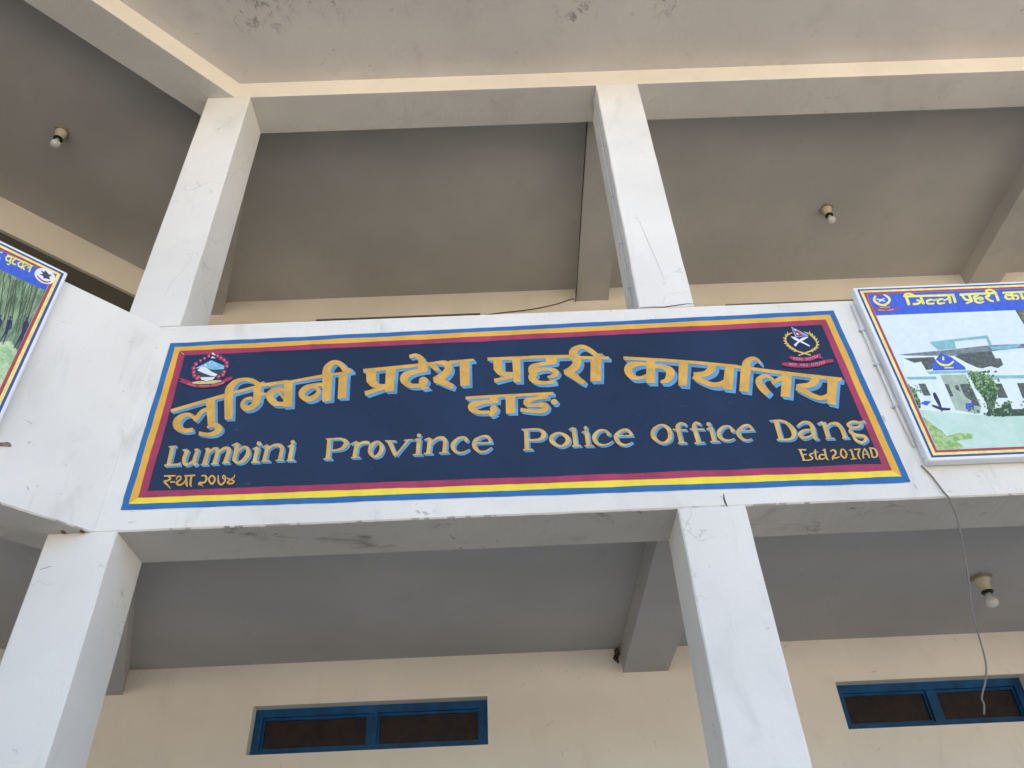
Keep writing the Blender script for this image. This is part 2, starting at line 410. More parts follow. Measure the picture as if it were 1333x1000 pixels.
crack_line([(833, 400.2), (850, 399.6), (864, 399.7), (872, 398.6), (884, 397.0), (895, 395.4), (904, 395.6)], .003, c2hi)
crack_line([(826, 279), (833, 290), (841, 309), (851, 331), (859, 350), (865, 366)], .0010, c2hi)
crack_line([(52, 741.5), (58, 740), (63, 738), (67.5, 737.5)], .0018, c1lo)
crack_line([(157, 768), (159, 773), (160.5, 777)], .0012, c1lo)

# ------------------------------------------------------------------ flat paint: strokes and shapes traced on a plane
class Layer:
    """collects flat shapes; each one lies a hair in front of the one before"""
    def __init__(s, place, base, step=4e-5): s.place, s.off, s.step = place, base, step; s.tilt = 8e-6; s.V, s.F = [], []
    def nxt(s): s.off -= s.step
    def poly(s, pts):
        s.nxt(); k = len(s.V); P = [s.place(x, y, s.off) for x, y in pts]; s.V += [tuple(p) for p in P]
        for t in tessellate_polygon([[Vector((x, y, 0)) for x, y in pts]]): s.F.append([k+i for i in t])
    def stroke(s, pts):
        s.nxt(); pts = [p if len(p) > 2 else (*p, 20) for p in pts]
        C = catmull(pts) if len(pts) > 2 else pts; k = len(s.V)
        for i, (x, y, w) in enumerate(C):
            a, b = C[max(i-1, 0)], C[min(i+1, len(C)-1)]
            if pts[0][:2] == pts[-1][:2] and i in (0, len(C)-1): a, b = C[-2], C[1]
            dx, dy = b[0]-a[0], b[1]-a[1]; l = math.hypot(dx, dy) or 1
            nx, ny = -dy/l*max(w, 3)/2, dx/l*max(w, 3)/2
            oo = s.off - i*s.tilt
            s.V += [tuple(s.place(x+nx, y+ny, oo)), tuple(s.place(x-nx, y-ny, oo))]
            if i: s.F.append([k+2*i-2, k+2*i-1, k+2*i+1, k+2*i])
    def disc(s, x, y, rx, ry=None, rot=0):
        ry = ry or rx; c, q = math.cos(rot), math.sin(rot)
        s.poly([(x+rx*math.cos(a)*c-ry*math.sin(a)*q, y+rx*math.cos(a)*q+ry*math.sin(a)*c) for a in [2*math.pi*i/22 for i in range(22)]])
    def prims(s, L, dx=0, dy=0):
        for kind, *a in L:
            if kind == 'p': s.poly([(x+dx, y+dy) for x, y in a[0]])
            elif kind == 's': s.stroke([(p[0]+dx, p[1]+dy, *p[2:]) for p in a[0]])
            else: s.disc(a[0]+dx, a[1]+dy, *a[2:])
    def build(s, name, mat, parent):
        return mesh(name, s.V, s.F, mat, parent)
def crop(x0, y0, k, plane=wall_pt): return lambda x, y, o: plane(x0+x/k, y0+y/k, o)
K8, K11, K13 = 1333/160, 1333/120, 1333/100
P = lambda *a: ('p', list(a)); S_ = lambda *a: ('s', list(a)); D = lambda *a: ('d', *a)

# ------------------------------------------------------------------ the painted sign
SG = thing('painted_sign', wall_pt(666, 640), 'long navy painted office sign with gold lettering and striped border on the parapet', 'sign')
TL, TR, BR, BL = (-1.626, EYE+2.808), (1.773, EYE+2.859), (1.805, EYE+1.814), (-1.618, EYE+1.838)
def qpt(u, v):                                     # metres from the left / top edge towards the opposite edge
    W_, H_ = 3.41, 1.01; a, b = u/W_, v/H_
    t = [TL[i]+(TR[i]-TL[i])*a for i in (0, 1)]; d = [BL[i]+(BR[i]-BL[i])*a for i in (0, 1)]
    return t[0]+(d[0]-t[0])*b, t[1]+(d[1]-t[1])*b
def wob(u, v, s): return .0034*noise.noise(Vector((u*5, v*5, s))) + .0018*noise.noise(Vector((u*23, v*23, s+4)))
def ring(name, i0, i1, y, mats, parent):
    """four border strips between insets i0 and i1, with hand-painted wavering edges"""
    W_, H_ = 3.41, 1.01
    for side, mat in zip('tlrb', mats):
        V, F = [], []; n = 90 if side in 'tb' else 30
        for i in range(n+1):
            t = i/n
            for k, ins in enumerate((i0, i1)):
                if side in 'tb': u = ins+(W_-2*ins)*t; v = ins if side == 't' else H_-ins
                else: v = ins+(H_-2*ins)*t; u = ins if side == 'l' else W_-ins
                e = wob(u, v, ins*100)
                x, z = qpt(u+(e if side in 'lr' else 0), v+(e if side in 'tb' else 0)); V.append((x, y, z))
            if i: F.append([2*i-2, 2*i-1, 2*i+1, 2*i])
        mesh(name, V, F, mat, parent)
V, F = [], []
for i in range(41):
    for j in range(13):
        u, v = .086+(3.41-.172)*i/40, .086+(1.01-.172)*j/12; x, z = qpt(u, v); V.append((x, -.0012, z))
        if i and j: a = i*13+j; F.append([a-14, a-13, a, a-1])
mesh('navy_field', V, F, NAVY, SG)
ring('blue_border', 0, .030, -.0016, [B_BLUE]*4, SG)
ring('yellow_border', .0285, .062, -.0020, [B_AMBER, B_AMBER, B_AMBER, B_YELL], SG)
ring('red_border', .0605, .094, -.0024, [B_RED]*4, SG)

LN = [0]
def letter(name, cr, prims, sh):
    LN[0] += 1; od = .0006*(LN[0] % 2)
    L = Layer(cr, -.0042-od); L.prims(prims); o = L.build(name, PALEGOLD if name == 'latin_letter' else GOLD, SG)
    if sh:
        H = Layer(cr, -.0027-od*.8, 1.2e-5); H.tilt = 3e-6
        for f in (1, .8, .6, .4, .2): H.prims(prims, sh[0]*f*1.22, sh[1]*f*1.22)
        H.build('letter_shade', SKYBLUE, o)
    return o
A = crop(215, 460, K8); Bc = crop(335, 440, K8); Cc = crop(465, 440, K8); Dc = crop(590, 450, K8)
Ec = crop(670, 435, K8); Fc = crop(800, 440, K8); Gc = crop(940, 445, K8)
big = [
 (A, (22, 18), [P((58, 608), (640, 438), (640, 478), (66, 642)), P((440, 500), (540, 480), (545, 765), (462, 772)),
   S_((300, 830, 48), (210, 838, 52), (135, 795, 85), (132, 735, 82), (185, 682, 58), (260, 665, 42), (325, 705, 40)),
   S_((318, 735, 36), (350, 690, 50), (400, 632, 45), (462, 602, 40)),
   S_((456, 806, 26), (500, 782, 40), (556, 785, 62), (582, 820, 75), (540, 865, 58), (460, 882, 42), (365, 868, 44))]),
 (A, (24, 20), [P((640, 440), (738, 430), (733, 712), (645, 716)), S_((690, 455, 94), (702, 385, 86), (762, 312, 56), (850, 284, 38), (945, 296, 46), (1020, 345, 55)),
   P((1000, 325), (1075, 303), (1040, 352), (990, 362)), P((735, 414), (1060, 327), (1333, 288), (1333, 324), (1060, 360), (735, 446)),
   S_((1000, 355, 84), (1000, 450, 86), (990, 525, 82), (935, 585, 62), (865, 592, 66), (838, 552, 46), (870, 500, 32), (945, 484, 36)), S_((1015, 452, 46), (1105, 440, 26))]),
 (Bc, (24, 22), [P((120, 505), (710, 395), (710, 430), (400, 482), (120, 528)), P((290, 480), (385, 462), (378, 745), (280, 755)),
   S_((290, 560, 40), (225, 562, 52), (152, 595, 76), (138, 645, 80), (180, 702, 66), (240, 716, 46), (292, 712, 46)), S_((228, 580, 14), (282, 655, 24))]),
 (Bc, (28, 20), [S_((720, 502, 36), (620, 512, 42), (525, 548, 66), (478, 608, 64), (530, 662, 58), (610, 648, 60), (662, 598, 52), (650, 548, 32), (590, 535, 24)),
   P((705, 400), (815, 385), (800, 680), (703, 690)), S_((752, 400, 96), (760, 330, 84), (810, 275, 58), (860, 263, 44), (912, 292, 58), (950, 350, 56)),
   P((940, 322), (1018, 330), (1000, 350), (1032, 348), (1032, 376), (955, 388)), P((800, 386), (960, 360), (960, 388), (800, 410)), P((885, 380), (980, 372), (965, 655), (870, 660))]),
 (Cc, (28, 22), [P((65, 337), (660, 278), (660, 314), (70, 378)), P((98, 350), (205, 340), (206, 465), (235, 498), (312, 500), (312, 542), (220, 548), (140, 522), (100, 472)),
   P((312, 330), (418, 320), (398, 580), (300, 585)), P((78, 580), (290, 515), (310, 552), (90, 628))]),
 (Cc, (24, 22), [P((655, 272), (765, 262), (768, 368), (660, 378)), S_((765, 340, 46), (690, 355, 48), (600, 376, 54), (522, 412, 86), (512, 462, 84), (580, 516, 52), (680, 516, 44)),
   D(718, 470, 50), P((672, 505), (742, 492), (735, 525), (792, 546), (712, 562), (684, 545)), S_((566, 205, 38), (630, 190, 44), (685, 225, 70), (715, 290, 74)), P((760, 266), (835, 258), (835, 290), (765, 302))]),
 (Cc, (24, 24), [S_((800, 287, 44), (850, 328, 54), (890, 350, 22)), S_((800, 280, 30), (880, 268, 36), (960, 278, 62), (990, 332, 82), (955, 392, 84), (885, 440, 84), (826, 458, 56)),
   S_((850, 450, 60), (950, 492, 66), (1042, 530, 54)), P((992, 247), (1262, 225), (1268, 252), (998, 288)), P((1110, 258), (1215, 250), (1222, 515), (1118, 520))]),
 (Dc, (28, 22), [P((370, 130), (1000, 104), (1000, 140), (375, 165)), P((432, 155), (530, 150), (535, 252), (560, 284), (645, 286), (645, 334), (560, 336), (478, 310), (440, 262)),
   P((640, 150), (728, 145), (735, 395), (655, 398)), P((440, 360), (640, 320), (652, 350), (450, 402))]),
 (Dc, (22, 24), [P((1000, 104), (1262, 100), (1262, 138), (1000, 142)), P((1005, 132), (1125, 128), (1125, 190), (1010, 200)), S_((1115, 180, 40), (1010, 192, 42), (930, 206, 46), (860, 240, 76), (860, 285, 78), (900, 308, 40)),
   S_((880, 275, 50), (980, 258, 36), (1070, 262, 46), (1120, 292, 56), (1085, 328, 46), (1022, 342, 22)), S_((900, 295, 50), (855, 340, 84), (905, 392, 52), (1000, 404, 38), (1112, 388, 42))]),
 (Ec, (26, 26), [S_((655, 265, 94), (632, 195, 86), (690, 146, 54), (750, 140, 44), (820, 176, 50), (900, 238, 46)), P((880, 208), (958, 214), (930, 238), (880, 240)),
   S_((655, 240, 90), (678, 310, 92), (640, 368, 88), (575, 404, 64), (534, 412, 48)), S_((550, 412, 50), (640, 452, 70), (700, 500, 62), (756, 532, 48)), P((825, 242), (940, 238), (938, 512), (822, 515)),
   P((585, 236), (1020, 243), (1020, 276), (590, 272))]),
 (Dc, (22, 20), [P((133, 552), (520, 530), (520, 562), (136, 585)), P((395, 555), (490, 550), (490, 618), (400, 625)), S_((488, 600, 40), (410, 608, 44), (320, 616, 48), (215, 645, 78), (205, 682, 76), (270, 722, 44), (390, 722, 38)),
   D(442, 690, 44), P((372, 712), (468, 715), (440, 740), (478, 745), (415, 775), (396, 768))]),
 (Dc, (26, 20), [P((520, 530), (740, 520), (740, 552), (520, 562)), P((568, 558), (672, 552), (672, 735), (572, 738))]),
 (Dc, (22, 22), [P((740, 520), (1085, 502), (1085, 534), (740, 552)), P((930, 525), (1030, 520), (1030, 572), (935, 578)), S_((1025, 556, 36), (960, 562, 36), (870, 578, 42), (795, 606, 66), (805, 640, 48), (880, 648, 38), (960, 642, 56), (1008, 660, 62), (975, 706, 52), (880, 714, 40), (728, 694, 40)), D(1094, 610, 36, 32)]),
 (Fc, (28, 30), [P((95, 200), (560, 226), (560, 262), (100, 236)), P((345, 225), (440, 228), (440, 490), (345, 490)), S_((348, 284, 36), (262, 282, 44), (172, 304, 84), (152, 358, 90), (196, 422, 62), (270, 434, 38), (348, 415, 48)),
   S_((438, 308, 48), (530, 318, 50), (596, 352, 84), (602, 408, 92), (560, 464, 56), (498, 476, 30))]),
 (Fc, (28, 30), [P((560, 226), (880, 250), (880, 286), (560, 262)), P((697, 258), (800, 266), (785, 522), (692, 515))]),
 (Fc, (28, 30), [P((880, 250), (1333, 292), (1333, 326), (880, 286)), S_((1052, 280, 100), (1048, 340, 90), (985, 388, 66), (900, 398, 56), (858, 402, 64)), S_((852, 418, 50), (930, 458, 60), (1040, 502, 54), (1130, 506, 56), (1210, 470, 56)), P((1200, 300), (1300, 310), (1280, 565), (1170, 555))]),
 (Gc, (28, 28), [P((120, 248), (480, 295), (480, 332), (120, 283)), P((205, 270), (312, 280), (290, 550), (185, 535)), S_((262, 275, 104), (272, 222, 84), (328, 182, 44), (385, 195, 30), (416, 245, 16))]),
 (Gc, (28, 28), [P((480, 295), (860, 342), (860, 380), (480, 332)), S_((505, 565, 66), (440, 505, 76), (398, 432, 76), (420, 388, 52), (480, 372, 38), (535, 398, 36), (556, 430, 30)), S_((542, 455, 40), (582, 425, 44), (655, 385, 50)), P((650, 318), (760, 332), (740, 605), (635, 590))]),
 (Gc, (26, 30), [P((860, 342), (1300, 390), (1290, 432), (860, 380)), S_((1000, 365, 108), (1002, 428, 92), (935, 472, 62), (850, 480, 54), (808, 492, 56)), S_((802, 500, 44), (900, 545, 58), (1000, 592, 54), (1080, 610, 50), (1165, 580, 56)), P((1145, 385), (1255, 398), (1232, 690), (1135, 668))]),
]
for cr, sh, pr in big: letter('devanagari_letter', cr, pr, sh)
Hc = crop(205, 560, K8); Ic = crop(300, 530, K8); Jc = crop(415, 530, K8); Kc = crop(540, 520, K8); Lc = crop(670, 510, K8); Mc = crop(835, 505, K8); Nc = crop(990, 505, K8)
latin = [
 (Hc, [S_((165, 180, 46), (122, 372, 46)), S_((120, 180, 14), (205, 173, 14)), S_((75, 382, 20), (240, 372, 24)), P((205, 378), (248, 345), (246, 384))]),
 (Hc, [S_((270, 216, 12), (322, 212, 18)), S_((325, 212, 42), (288, 320, 44), (300, 370, 34), (350, 362, 26), (405, 310, 20)), S_((440, 204, 40), (398, 330, 42), (402, 374, 26), (440, 362, 12)), S_((400, 212, 12), (440, 206, 14))]),
 (Hc, [S_((515, 206, 12), (555, 198, 18)), S_((556, 200, 44), (506, 370, 46)), S_((540, 262, 18), (600, 208, 28), (648, 206, 38), (648, 250, 42), (615, 362, 44)), S_((640, 262, 18), (715, 200, 28), (770, 200, 40), (768, 250, 44), (732, 352, 44)), S_((470, 374, 15), (548, 371, 15)), S_((580, 367, 15), (655, 362, 15)), S_((702, 356, 15), (782, 351, 15))]),
 (Hc, [S_((805, 165, 10), (870, 142, 22)), S_((872, 142, 48), (828, 330, 44)), S_((826, 320, 36), (865, 352, 26), (930, 330, 42), (980, 258, 48), (975, 198, 36), (930, 184, 22), (872, 235, 18))]),
 (Hc, [S_((1030, 205, 10), (1085, 184, 20)), S_((1088, 184, 44), (1050, 345, 44)), S_((1015, 349, 15), (1108, 345, 15)), D(1100, 145, 24)]),
 (Ic, [S_((345, 436, 10), (402, 412, 20)), S_((406, 415, 44), (366, 582, 44)), S_((390, 475, 18), (460, 418, 26), (535, 416, 40), (558, 460, 44), (532, 580, 44)), S_((335, 588, 15), (428, 585, 15)), S_((490, 580, 15), (578, 577, 15))]),
 (Ic, [S_((620, 430, 10), (670, 408, 20)), S_((674, 410, 44), (640, 578, 44)), S_((608, 580, 15), (698, 576, 15)), D(676, 380, 23)]),
 (Jc, [S_((118, 345, 46), (96, 556, 46)), S_((52, 563, 18), (142, 560, 18)), S_((78, 347, 13), (220, 341, 16)), S_((130, 346, 16), (240, 345, 22), (298, 385, 52), (262, 442, 38), (200, 464, 20), (118, 470, 16))]),
 (Jc, [S_((345, 402, 10), (410, 374, 20)), S_((416, 376, 44), (386, 542, 44)), S_((408, 435, 18), (465, 388, 28), (530, 384, 30), (542, 402, 18)), S_((350, 548, 15), (446, 545, 15))]),
 (Jc, [S_((640, 376, 26), (572, 420, 46), (556, 490, 46), (602, 538, 26), (662, 505, 44), (684, 430, 46), (640, 376, 26))]),
 (Jc, [S_((762, 368, 46), (830, 522, 40)), S_((972, 358, 22), (836, 522, 22)), S_((718, 365, 13), (835, 368, 13)), S_((922, 360, 13), (1016, 352, 13))]),
 (Jc, [S_((1030, 360, 10), (1080, 342, 18)), S_((1087, 345, 44), (1072, 516, 44)), S_((1020, 518, 15), (1122, 515, 15)), D(1086, 308, 22)]),
 (Kc, [S_((100, 440, 10), (160, 418, 18)), S_((166, 422, 44), (146, 582, 44)), S_((165, 485, 18), (238, 424, 26), (306, 422, 42), (328, 470, 46), (318, 572, 44)), S_((98, 588, 15), (190, 585, 15)), S_((262, 580, 15), (366, 575, 15))]),
 (Kc, [S_((566, 442, 34), (540, 412, 22), (472, 424, 30), (412, 490, 46), (430, 555, 34), (490, 580, 22), (555, 562, 14), (590, 538, 6)), D(556, 440, 22)]),
 (Kc, [S_((645, 476, 15), (838, 467, 15)), S_((822, 470, 34), (796, 410, 32), (730, 402, 24), (655, 450, 44), (648, 515, 44), (702, 566, 28), (775, 560, 20), (832, 518, 8))]),
 (Lc, [S_((124, 412, 46), (132, 622, 46)), S_((92, 630, 18), (194, 626, 18)), S_((72, 410, 11), (240, 405, 16)), S_((140, 408, 16), (262, 410, 26), (316, 460, 54), (268, 518, 32), (140, 525, 16))]),
 (Lc, [S_((480, 447, 22), (405, 490, 50), (412, 548, 46), (500, 592, 24), (572, 548, 50), (564, 490, 46), (480, 447, 22))]),
 (Lc, [S_((585, 412, 10), (634, 388, 18)), S_((636, 392, 44), (662, 585, 44)), S_((622, 590, 15), (718, 585, 15))]),
 (Lc, [S_((725, 442, 10), (770, 425, 18)), S_((776, 428, 44), (798, 580, 44)), S_((758, 588, 15), (855, 585, 15)), D(768, 392, 20)]),
 (Lc, [S_((1018, 452, 32), (980, 420, 22), (912, 426, 30), (862, 490, 46), (890, 556, 34), (960, 578, 20), (1025, 560, 12), (1062, 530, 5)), D(1015, 455, 22)]),
 (Lc, [S_((1085, 480, 14), (1282, 475, 14)), S_((1266, 472, 32), (1228, 418, 30), (1160, 420, 28), (1098, 480, 44), (1122, 548, 38), (1200, 578, 20), (1278, 545, 6))]),
 (Mc, [S_((215, 402, 24), (132, 460, 44), (134, 540, 44), (228, 598, 24), (306, 550, 46), (296, 450, 44), (215, 402, 24))]),
 (Mc, [S_((482, 402, 28), (430, 384, 26), (392, 415, 42), (402, 470, 44), (432, 592, 44)), S_((340, 450, 13), (488, 455, 16)), S_((395, 598, 15), (488, 595, 15))]),
 (Mc, [S_((640, 398, 28), (592, 378, 26), (568, 412, 42), (582, 470, 44), (618, 588, 44)), S_((525, 446, 13), (680, 450, 16)), S_((575, 598, 15), (682, 592, 15))]),
 (Mc, [S_((705, 450, 10), (748, 428, 18)), S_((752, 430, 44), (790, 580, 44)), S_((745, 584, 15), (845, 580, 15)), D(728, 393, 25, 22)]),
 (Mc, [S_((990, 462, 32), (950, 418, 22), (882, 426, 28), (836, 490, 44), (870, 552, 34), (940, 570, 20), (1008, 548, 8)), D(988, 462, 22)]),
 (Mc, [S_((1040, 466, 14), (1222, 461, 14)), S_((1206, 458, 30), (1168, 408, 26), (1102, 416, 28), (1046, 480, 42), (1080, 542, 34), (1140, 568, 20), (1198, 550, 8))]),
 (Nc, [S_((165, 355, 50), (222, 560, 46)), S_((95, 356, 11), (220, 350, 16)), S_((150, 352, 16), (262, 368, 28), (344, 445, 54), (362, 515, 48), (310, 558, 26), (175, 560, 18))]),
 (Nc, [S_((392, 420, 14), (455, 374, 24), (528, 382, 36), (566, 440, 46), (588, 540, 40), (628, 548, 14)), S_((565, 452, 20), (475, 462, 28), (428, 502, 44), (462, 542, 34), (530, 528, 22), (578, 490, 18))]),
 (Nc, [S_((615, 392, 10), (672, 368, 20)), S_((682, 374, 44), (736, 542, 44)), S_((705, 445, 18), (758, 390, 26), (836, 394, 40), (882, 450, 44), (918, 540, 42)), S_((705, 550, 14), (798, 546, 14)), S_((885, 542, 14), (958, 540, 14))]),
 (Nc, [S_((1010, 366, 26), (948, 396, 34), (985, 428, 24), (1065, 424, 30), (1088, 388, 26), (1010, 366, 26)), S_((1078, 368, 16), (1128, 364, 22)), S_((985, 428, 22), (972, 475, 34), (1040, 512, 34), (1120, 522, 32), (1146, 558, 36), (1098, 592, 28), (1030, 562, 30), (1000, 505, 26))]),
]
for cr, pr in latin: letter('latin_letter', cr, pr, (16, 16))
Oc = crop(1030, 570, K11); Pc = crop(205, 600, K11)
small = [
 ('latin_letter', Oc, [S_((130, 180, 32), (186, 325, 32)), S_((95, 170, 12), (215, 175, 24)), S_((150, 245, 16), (225, 240, 18)), S_((160, 325, 16), (265, 325, 22))]),
 ('latin_letter', Oc, [S_((322, 232, 16), (288, 228, 20), (268, 250, 24), (290, 272, 24), (308, 294, 24), (288, 318, 20), (255, 312, 12))]),
 ('latin_letter', Oc, [S_((345, 165, 18), (352, 255, 26), (368, 305, 22), (398, 318, 8)), S_((315, 208, 14), (392, 206, 14))]),
 ('latin_letter', Oc, [S_((485, 250, 20), (425, 245, 22), (408, 288, 28), (440, 310, 22), (492, 290, 20)), S_((480, 158, 26), (500, 260, 30), (520, 308, 24), (552, 322, 6)), S_((445, 185, 10), (488, 165, 16))]),
 ('digit', Oc, [S_((565, 200, 18), (595, 178, 24), (635, 190, 30), (640, 232, 28), (600, 280, 26), (602, 325, 14)), S_((595, 285, 22), (650, 292, 22), (700, 272, 12))]),
 ('digit', Oc, [S_((722, 180, 26), (722, 250, 28), (775, 292, 24), (800, 235, 30), (760, 172, 22), (722, 180, 26))]),
 ('digit', Oc, [S_((828, 185, 10), (868, 168, 18)), S_((865, 170, 30), (905, 300, 30)), S_((858, 310, 15), (945, 300, 18))]),
 ('digit', Oc, [S_((905, 168, 20), (1002, 164, 26)), S_((995, 166, 24), (968, 225, 26), (978, 285, 22), (1012, 318, 6))]),
 ('latin_letter', Oc, [S_((1060, 150, 18), (1038, 225, 22), (1046, 300, 22)), S_((1056, 152, 22), (1100, 215, 26), (1132, 292, 24)), S_((1042, 240, 14), (1108, 236, 14))]),
 ('latin_letter', Oc, [S_((1142, 150, 24), (1178, 285, 26)), S_((1122, 148, 14), (1200, 158, 24), (1240, 222, 30), (1232, 272, 26), (1180, 286, 18))]),
 ('devanagari_letter', Pc, [S_((95, 220, 22), (262, 215, 22)), S_((160, 225, 28), (188, 256, 24), (150, 285, 26), (100, 300, 30), (140, 345, 24), (190, 402, 8)), S_((185, 308, 26), (255, 304, 22))]),
 ('devanagari_letter', Pc, [S_((275, 275, 12), (285, 232, 22), (330, 226, 24), (335, 265, 24), (276, 320, 30), (320, 350, 28), (380, 318, 26), (410, 270, 20)), S_((385, 218, 22), (545, 210, 24)), S_((415, 220, 30), (420, 335, 30), (436, 376, 8)), S_((492, 218, 30), (476, 335, 30), (492, 376, 8))]),
 ('digit', Pc, [S_((635, 218, 18), (690, 216, 28), (708, 258, 30), (680, 312, 26), (612, 318, 32), (602, 342, 24), (640, 350, 20), (660, 380, 6))]),
 ('digit', Pc, [S_((782, 216, 24), (744, 270, 26), (782, 335, 26), (826, 290, 28), (822, 238, 26), (782, 216, 24))]),
 ('digit', Pc, [S_((880, 208, 16), (880, 300, 26), (918, 344, 26), (968, 305, 26), (982, 240, 22), (956, 212, 18), (944, 250, 18), (975, 270, 10))]),
 ('digit', Pc, [S_((1005, 248, 18), (1060, 270, 22), (1108, 232, 16), (1118, 196, 6)), S_((1058, 268, 20), (1108, 300, 24), (1060, 330, 28), (1012, 314, 24), (1040, 285, 16), (1085, 272, 16))]),
]
for nm, cr, pr in small: letter(nm, cr, pr, None)

# emblems: a state crest on the left, a force badge on the right
def micro_text(L, path, n, h, skip=(), lean=0):
    """tiny illegible ribbon lettering: head line, stems and curls"""
    C = catmull([(*p, 1) for p in path], 24); m = len(C)-1
    for i in range(n):
        if i in skip: continue
        a = C[int(m*i/n)]; b = C[int(m*(i+.82)/n)]
        L.stroke([(a[0], a[1]-h*.4, h*.2), (b[0], b[1]-h*.4, h*.2)])
        L.stroke([(b[0]-h*.15, b[1]-h*.4, h*.2), (b[0]-h*.1+lean, b[1]+h*.45, h*.2)])
        L.stroke([(a[0]+h*.1, a[1]-h*.2, h*.16), (a[0], a[1]+h*.15, h*.2), (a[0]+h*.35, a[1]+h*.3, h*.16)])
def layer_obj(name, cr, off, prims, mat, parent):
    L = Layer(cr, off, 1.5e-5); L.prims(prims); return L.build(name, mat, parent)
c6 = crop(220, 440, K13); c7 = crop(1000, 415, K13)
em = layer_obj('emblem', c6, -.0030, [D(715, 530, 290, 235)], NAVY, SG); tag(em, 'crest with snowy mountain, flower wreath and red ribbon')
layer_obj('crest_hills', c6, -.0033, [P((470, 560), (600, 600), (760, 560), (945, 545), (915, 625), (850, 650), (720, 690), (600, 690), (520, 670))], E_GREEN, em)
layer_obj('crest_mountain', c6, -.0036, [P((465, 520), (600, 455), (735, 385), (830, 430), (962, 485), (955, 540), (780, 552), (700, 540), (640, 515), (480, 530))], E_ICE, em)
layer_obj('crest_snow', c6, -.0039, [P((490, 562), (560, 498), (640, 510), (740, 585), (842, 632), (800, 672), (720, 655), (600, 612)), P((700, 420), (722, 402), (712, 440), (690, 462)), P((770, 425), (800, 440), (785, 450)), P((620, 460), (660, 470), (632, 505), (612, 482)),
   P((800, 470), (830, 480), (815, 500)), P((735, 280), (760, 250), (815, 300), (790, 300), (760, 290)), P((720, 350), (760, 315), (812, 355)), P((530, 680), (800, 678), (765, 722), (650, 752), (560, 722))], E_WHITE, em)
layer_obj('crest_base', c6, -.0042, [P((395, 768), (560, 742), (650, 756), (760, 735), (905, 732), (912, 752), (780, 792), (560, 804), (420, 795))], E_SAND, em)
fl = [(485, 700), (440, 655), (430, 598), (428, 528), (468, 455), (545, 395), (615, 355), (690, 315), (840, 312), (900, 345), (955, 385), (1000, 432), (1003, 490), (955, 590), (935, 640), (860, 672), (515, 680)]
for i, (x, y) in enumerate(fl): layer_obj('crest_flower', c6, -.0043-.00002*i, [D(x, y, 38 if i not in (5, 6, 7) else 28)], E_RED, em)
for x, y in fl: layer_obj('flower_centre', c6, -.0055, [D(x+3, y-2, 13)], E_PINK, em)
layer_obj('crest_ribbon', c6, -.0050, [P((165, 752), (225, 735), (175, 700), (235, 702), (385, 760), (420, 802), (560, 815), (760, 805), (905, 760), (1000, 690), (1122, 663), (1085, 690), (1112, 708), (980, 772), (850, 842), (600, 868), (420, 852), (300, 812))], E_RED, em)
L = Layer(c6, -.0057, 1.5e-5); micro_text(L, [(325, 800), (450, 828), (600, 840), (760, 825), (900, 795), (960, 770)], 17, 30, (4, 9)); L.build('ribbon_writing', E_PINK, em)
em2 = layer_obj('emblem', c7, -.0030, [D(575, 430, 270, 190)], NAVY, SG); tag(em2, 'badge with gold laurel wreath, crossed white blades and red flag')
wl_, wr_ = [(335, 275), (298, 350), (322, 430), (392, 500), (480, 552), (560, 580)], [(725, 262), (800, 335), (845, 420), (828, 500), (750, 555), (650, 590)]
pr = [S_(*[(x, y, 24) for x, y in wl_], (740, 632, 20)), S_(*[(x, y, 24) for x, y in wr_], (525, 638, 20)), S_((350, 275, 22), (420, 240, 12)), S_((700, 260, 20), (620, 225, 10))]
for path, sg in ((wl_, 1), (wr_, -1)):
    Cq = catmull([(*p, 1) for p in path], 4)
    for i in range(1, len(Cq)-2, 2):
        x, y, _ = Cq[i]; x2, y2, _ = Cq[i+1]; dx, dy = x-x2, y-y2; l = math.hypot(dx, dy); dx, dy = dx/l, dy/l
        for q in (1, -1):
            nx, ny = -dy*q, dx*q
            pr.append(P((x, y), (x+dx*28+nx*20, y+dy*28+ny*20), (x+dx*62+nx*34, y+dy*62+ny*34), (x+dx*48+nx*6, y+dy*48+ny*6)))
layer_obj('laurel_wreath', c7, -.0034, pr, E_GOLD, em2)
layer_obj('crossed_blades', c7, -.0046, [S_((398, 310, 10), (450, 335, 38), (500, 362, 46), (545, 385, 30), (640, 432, 26), (720, 476, 18)), S_((694, 315, 12), (640, 335, 36), (590, 358, 46), (540, 388, 40), (500, 425, 30), (462, 468, 52))], E_WHITE, em2)
layer_obj('flag_edge', c7, -.0048, [P((395, 135), (700, 292), (560, 316), (474, 320))], E_ICE, em2)
layer_obj('flag', c7, -.0050, [P((420, 165), (600, 255), (520, 240), (660, 290), (560, 304), (486, 308))], E_RED, em2)
layer_obj('flag_symbol', c7, -.0052, [D(470, 195, 24, 10, .3), D(505, 265, 26, 12, .6)], E_WHITE, em2)
layer_obj('badge_ribbon', c7, -.0052, [S_((372, 668, 46), (480, 700, 66), (700, 702, 66), (850, 650, 66), (905, 622, 40)), P((880, 620), (960, 690), (880, 690)), S_((240, 785, 50), (400, 800, 76), (640, 815, 70), (850, 790, 74), (1000, 745, 70), (1130, 730, 50))], E_RED, em2)
L = Layer(c7, -.0056, 1.5e-5); micro_text(L, [(435, 685), (560, 700), (700, 695), (870, 655)], 9, 44, (4,)); micro_text(L, [(370, 785), (560, 800), (750, 800), (990, 755)], 12, 46, (3, 7)); L.build('ribbon_writing', E_PINK, em2)

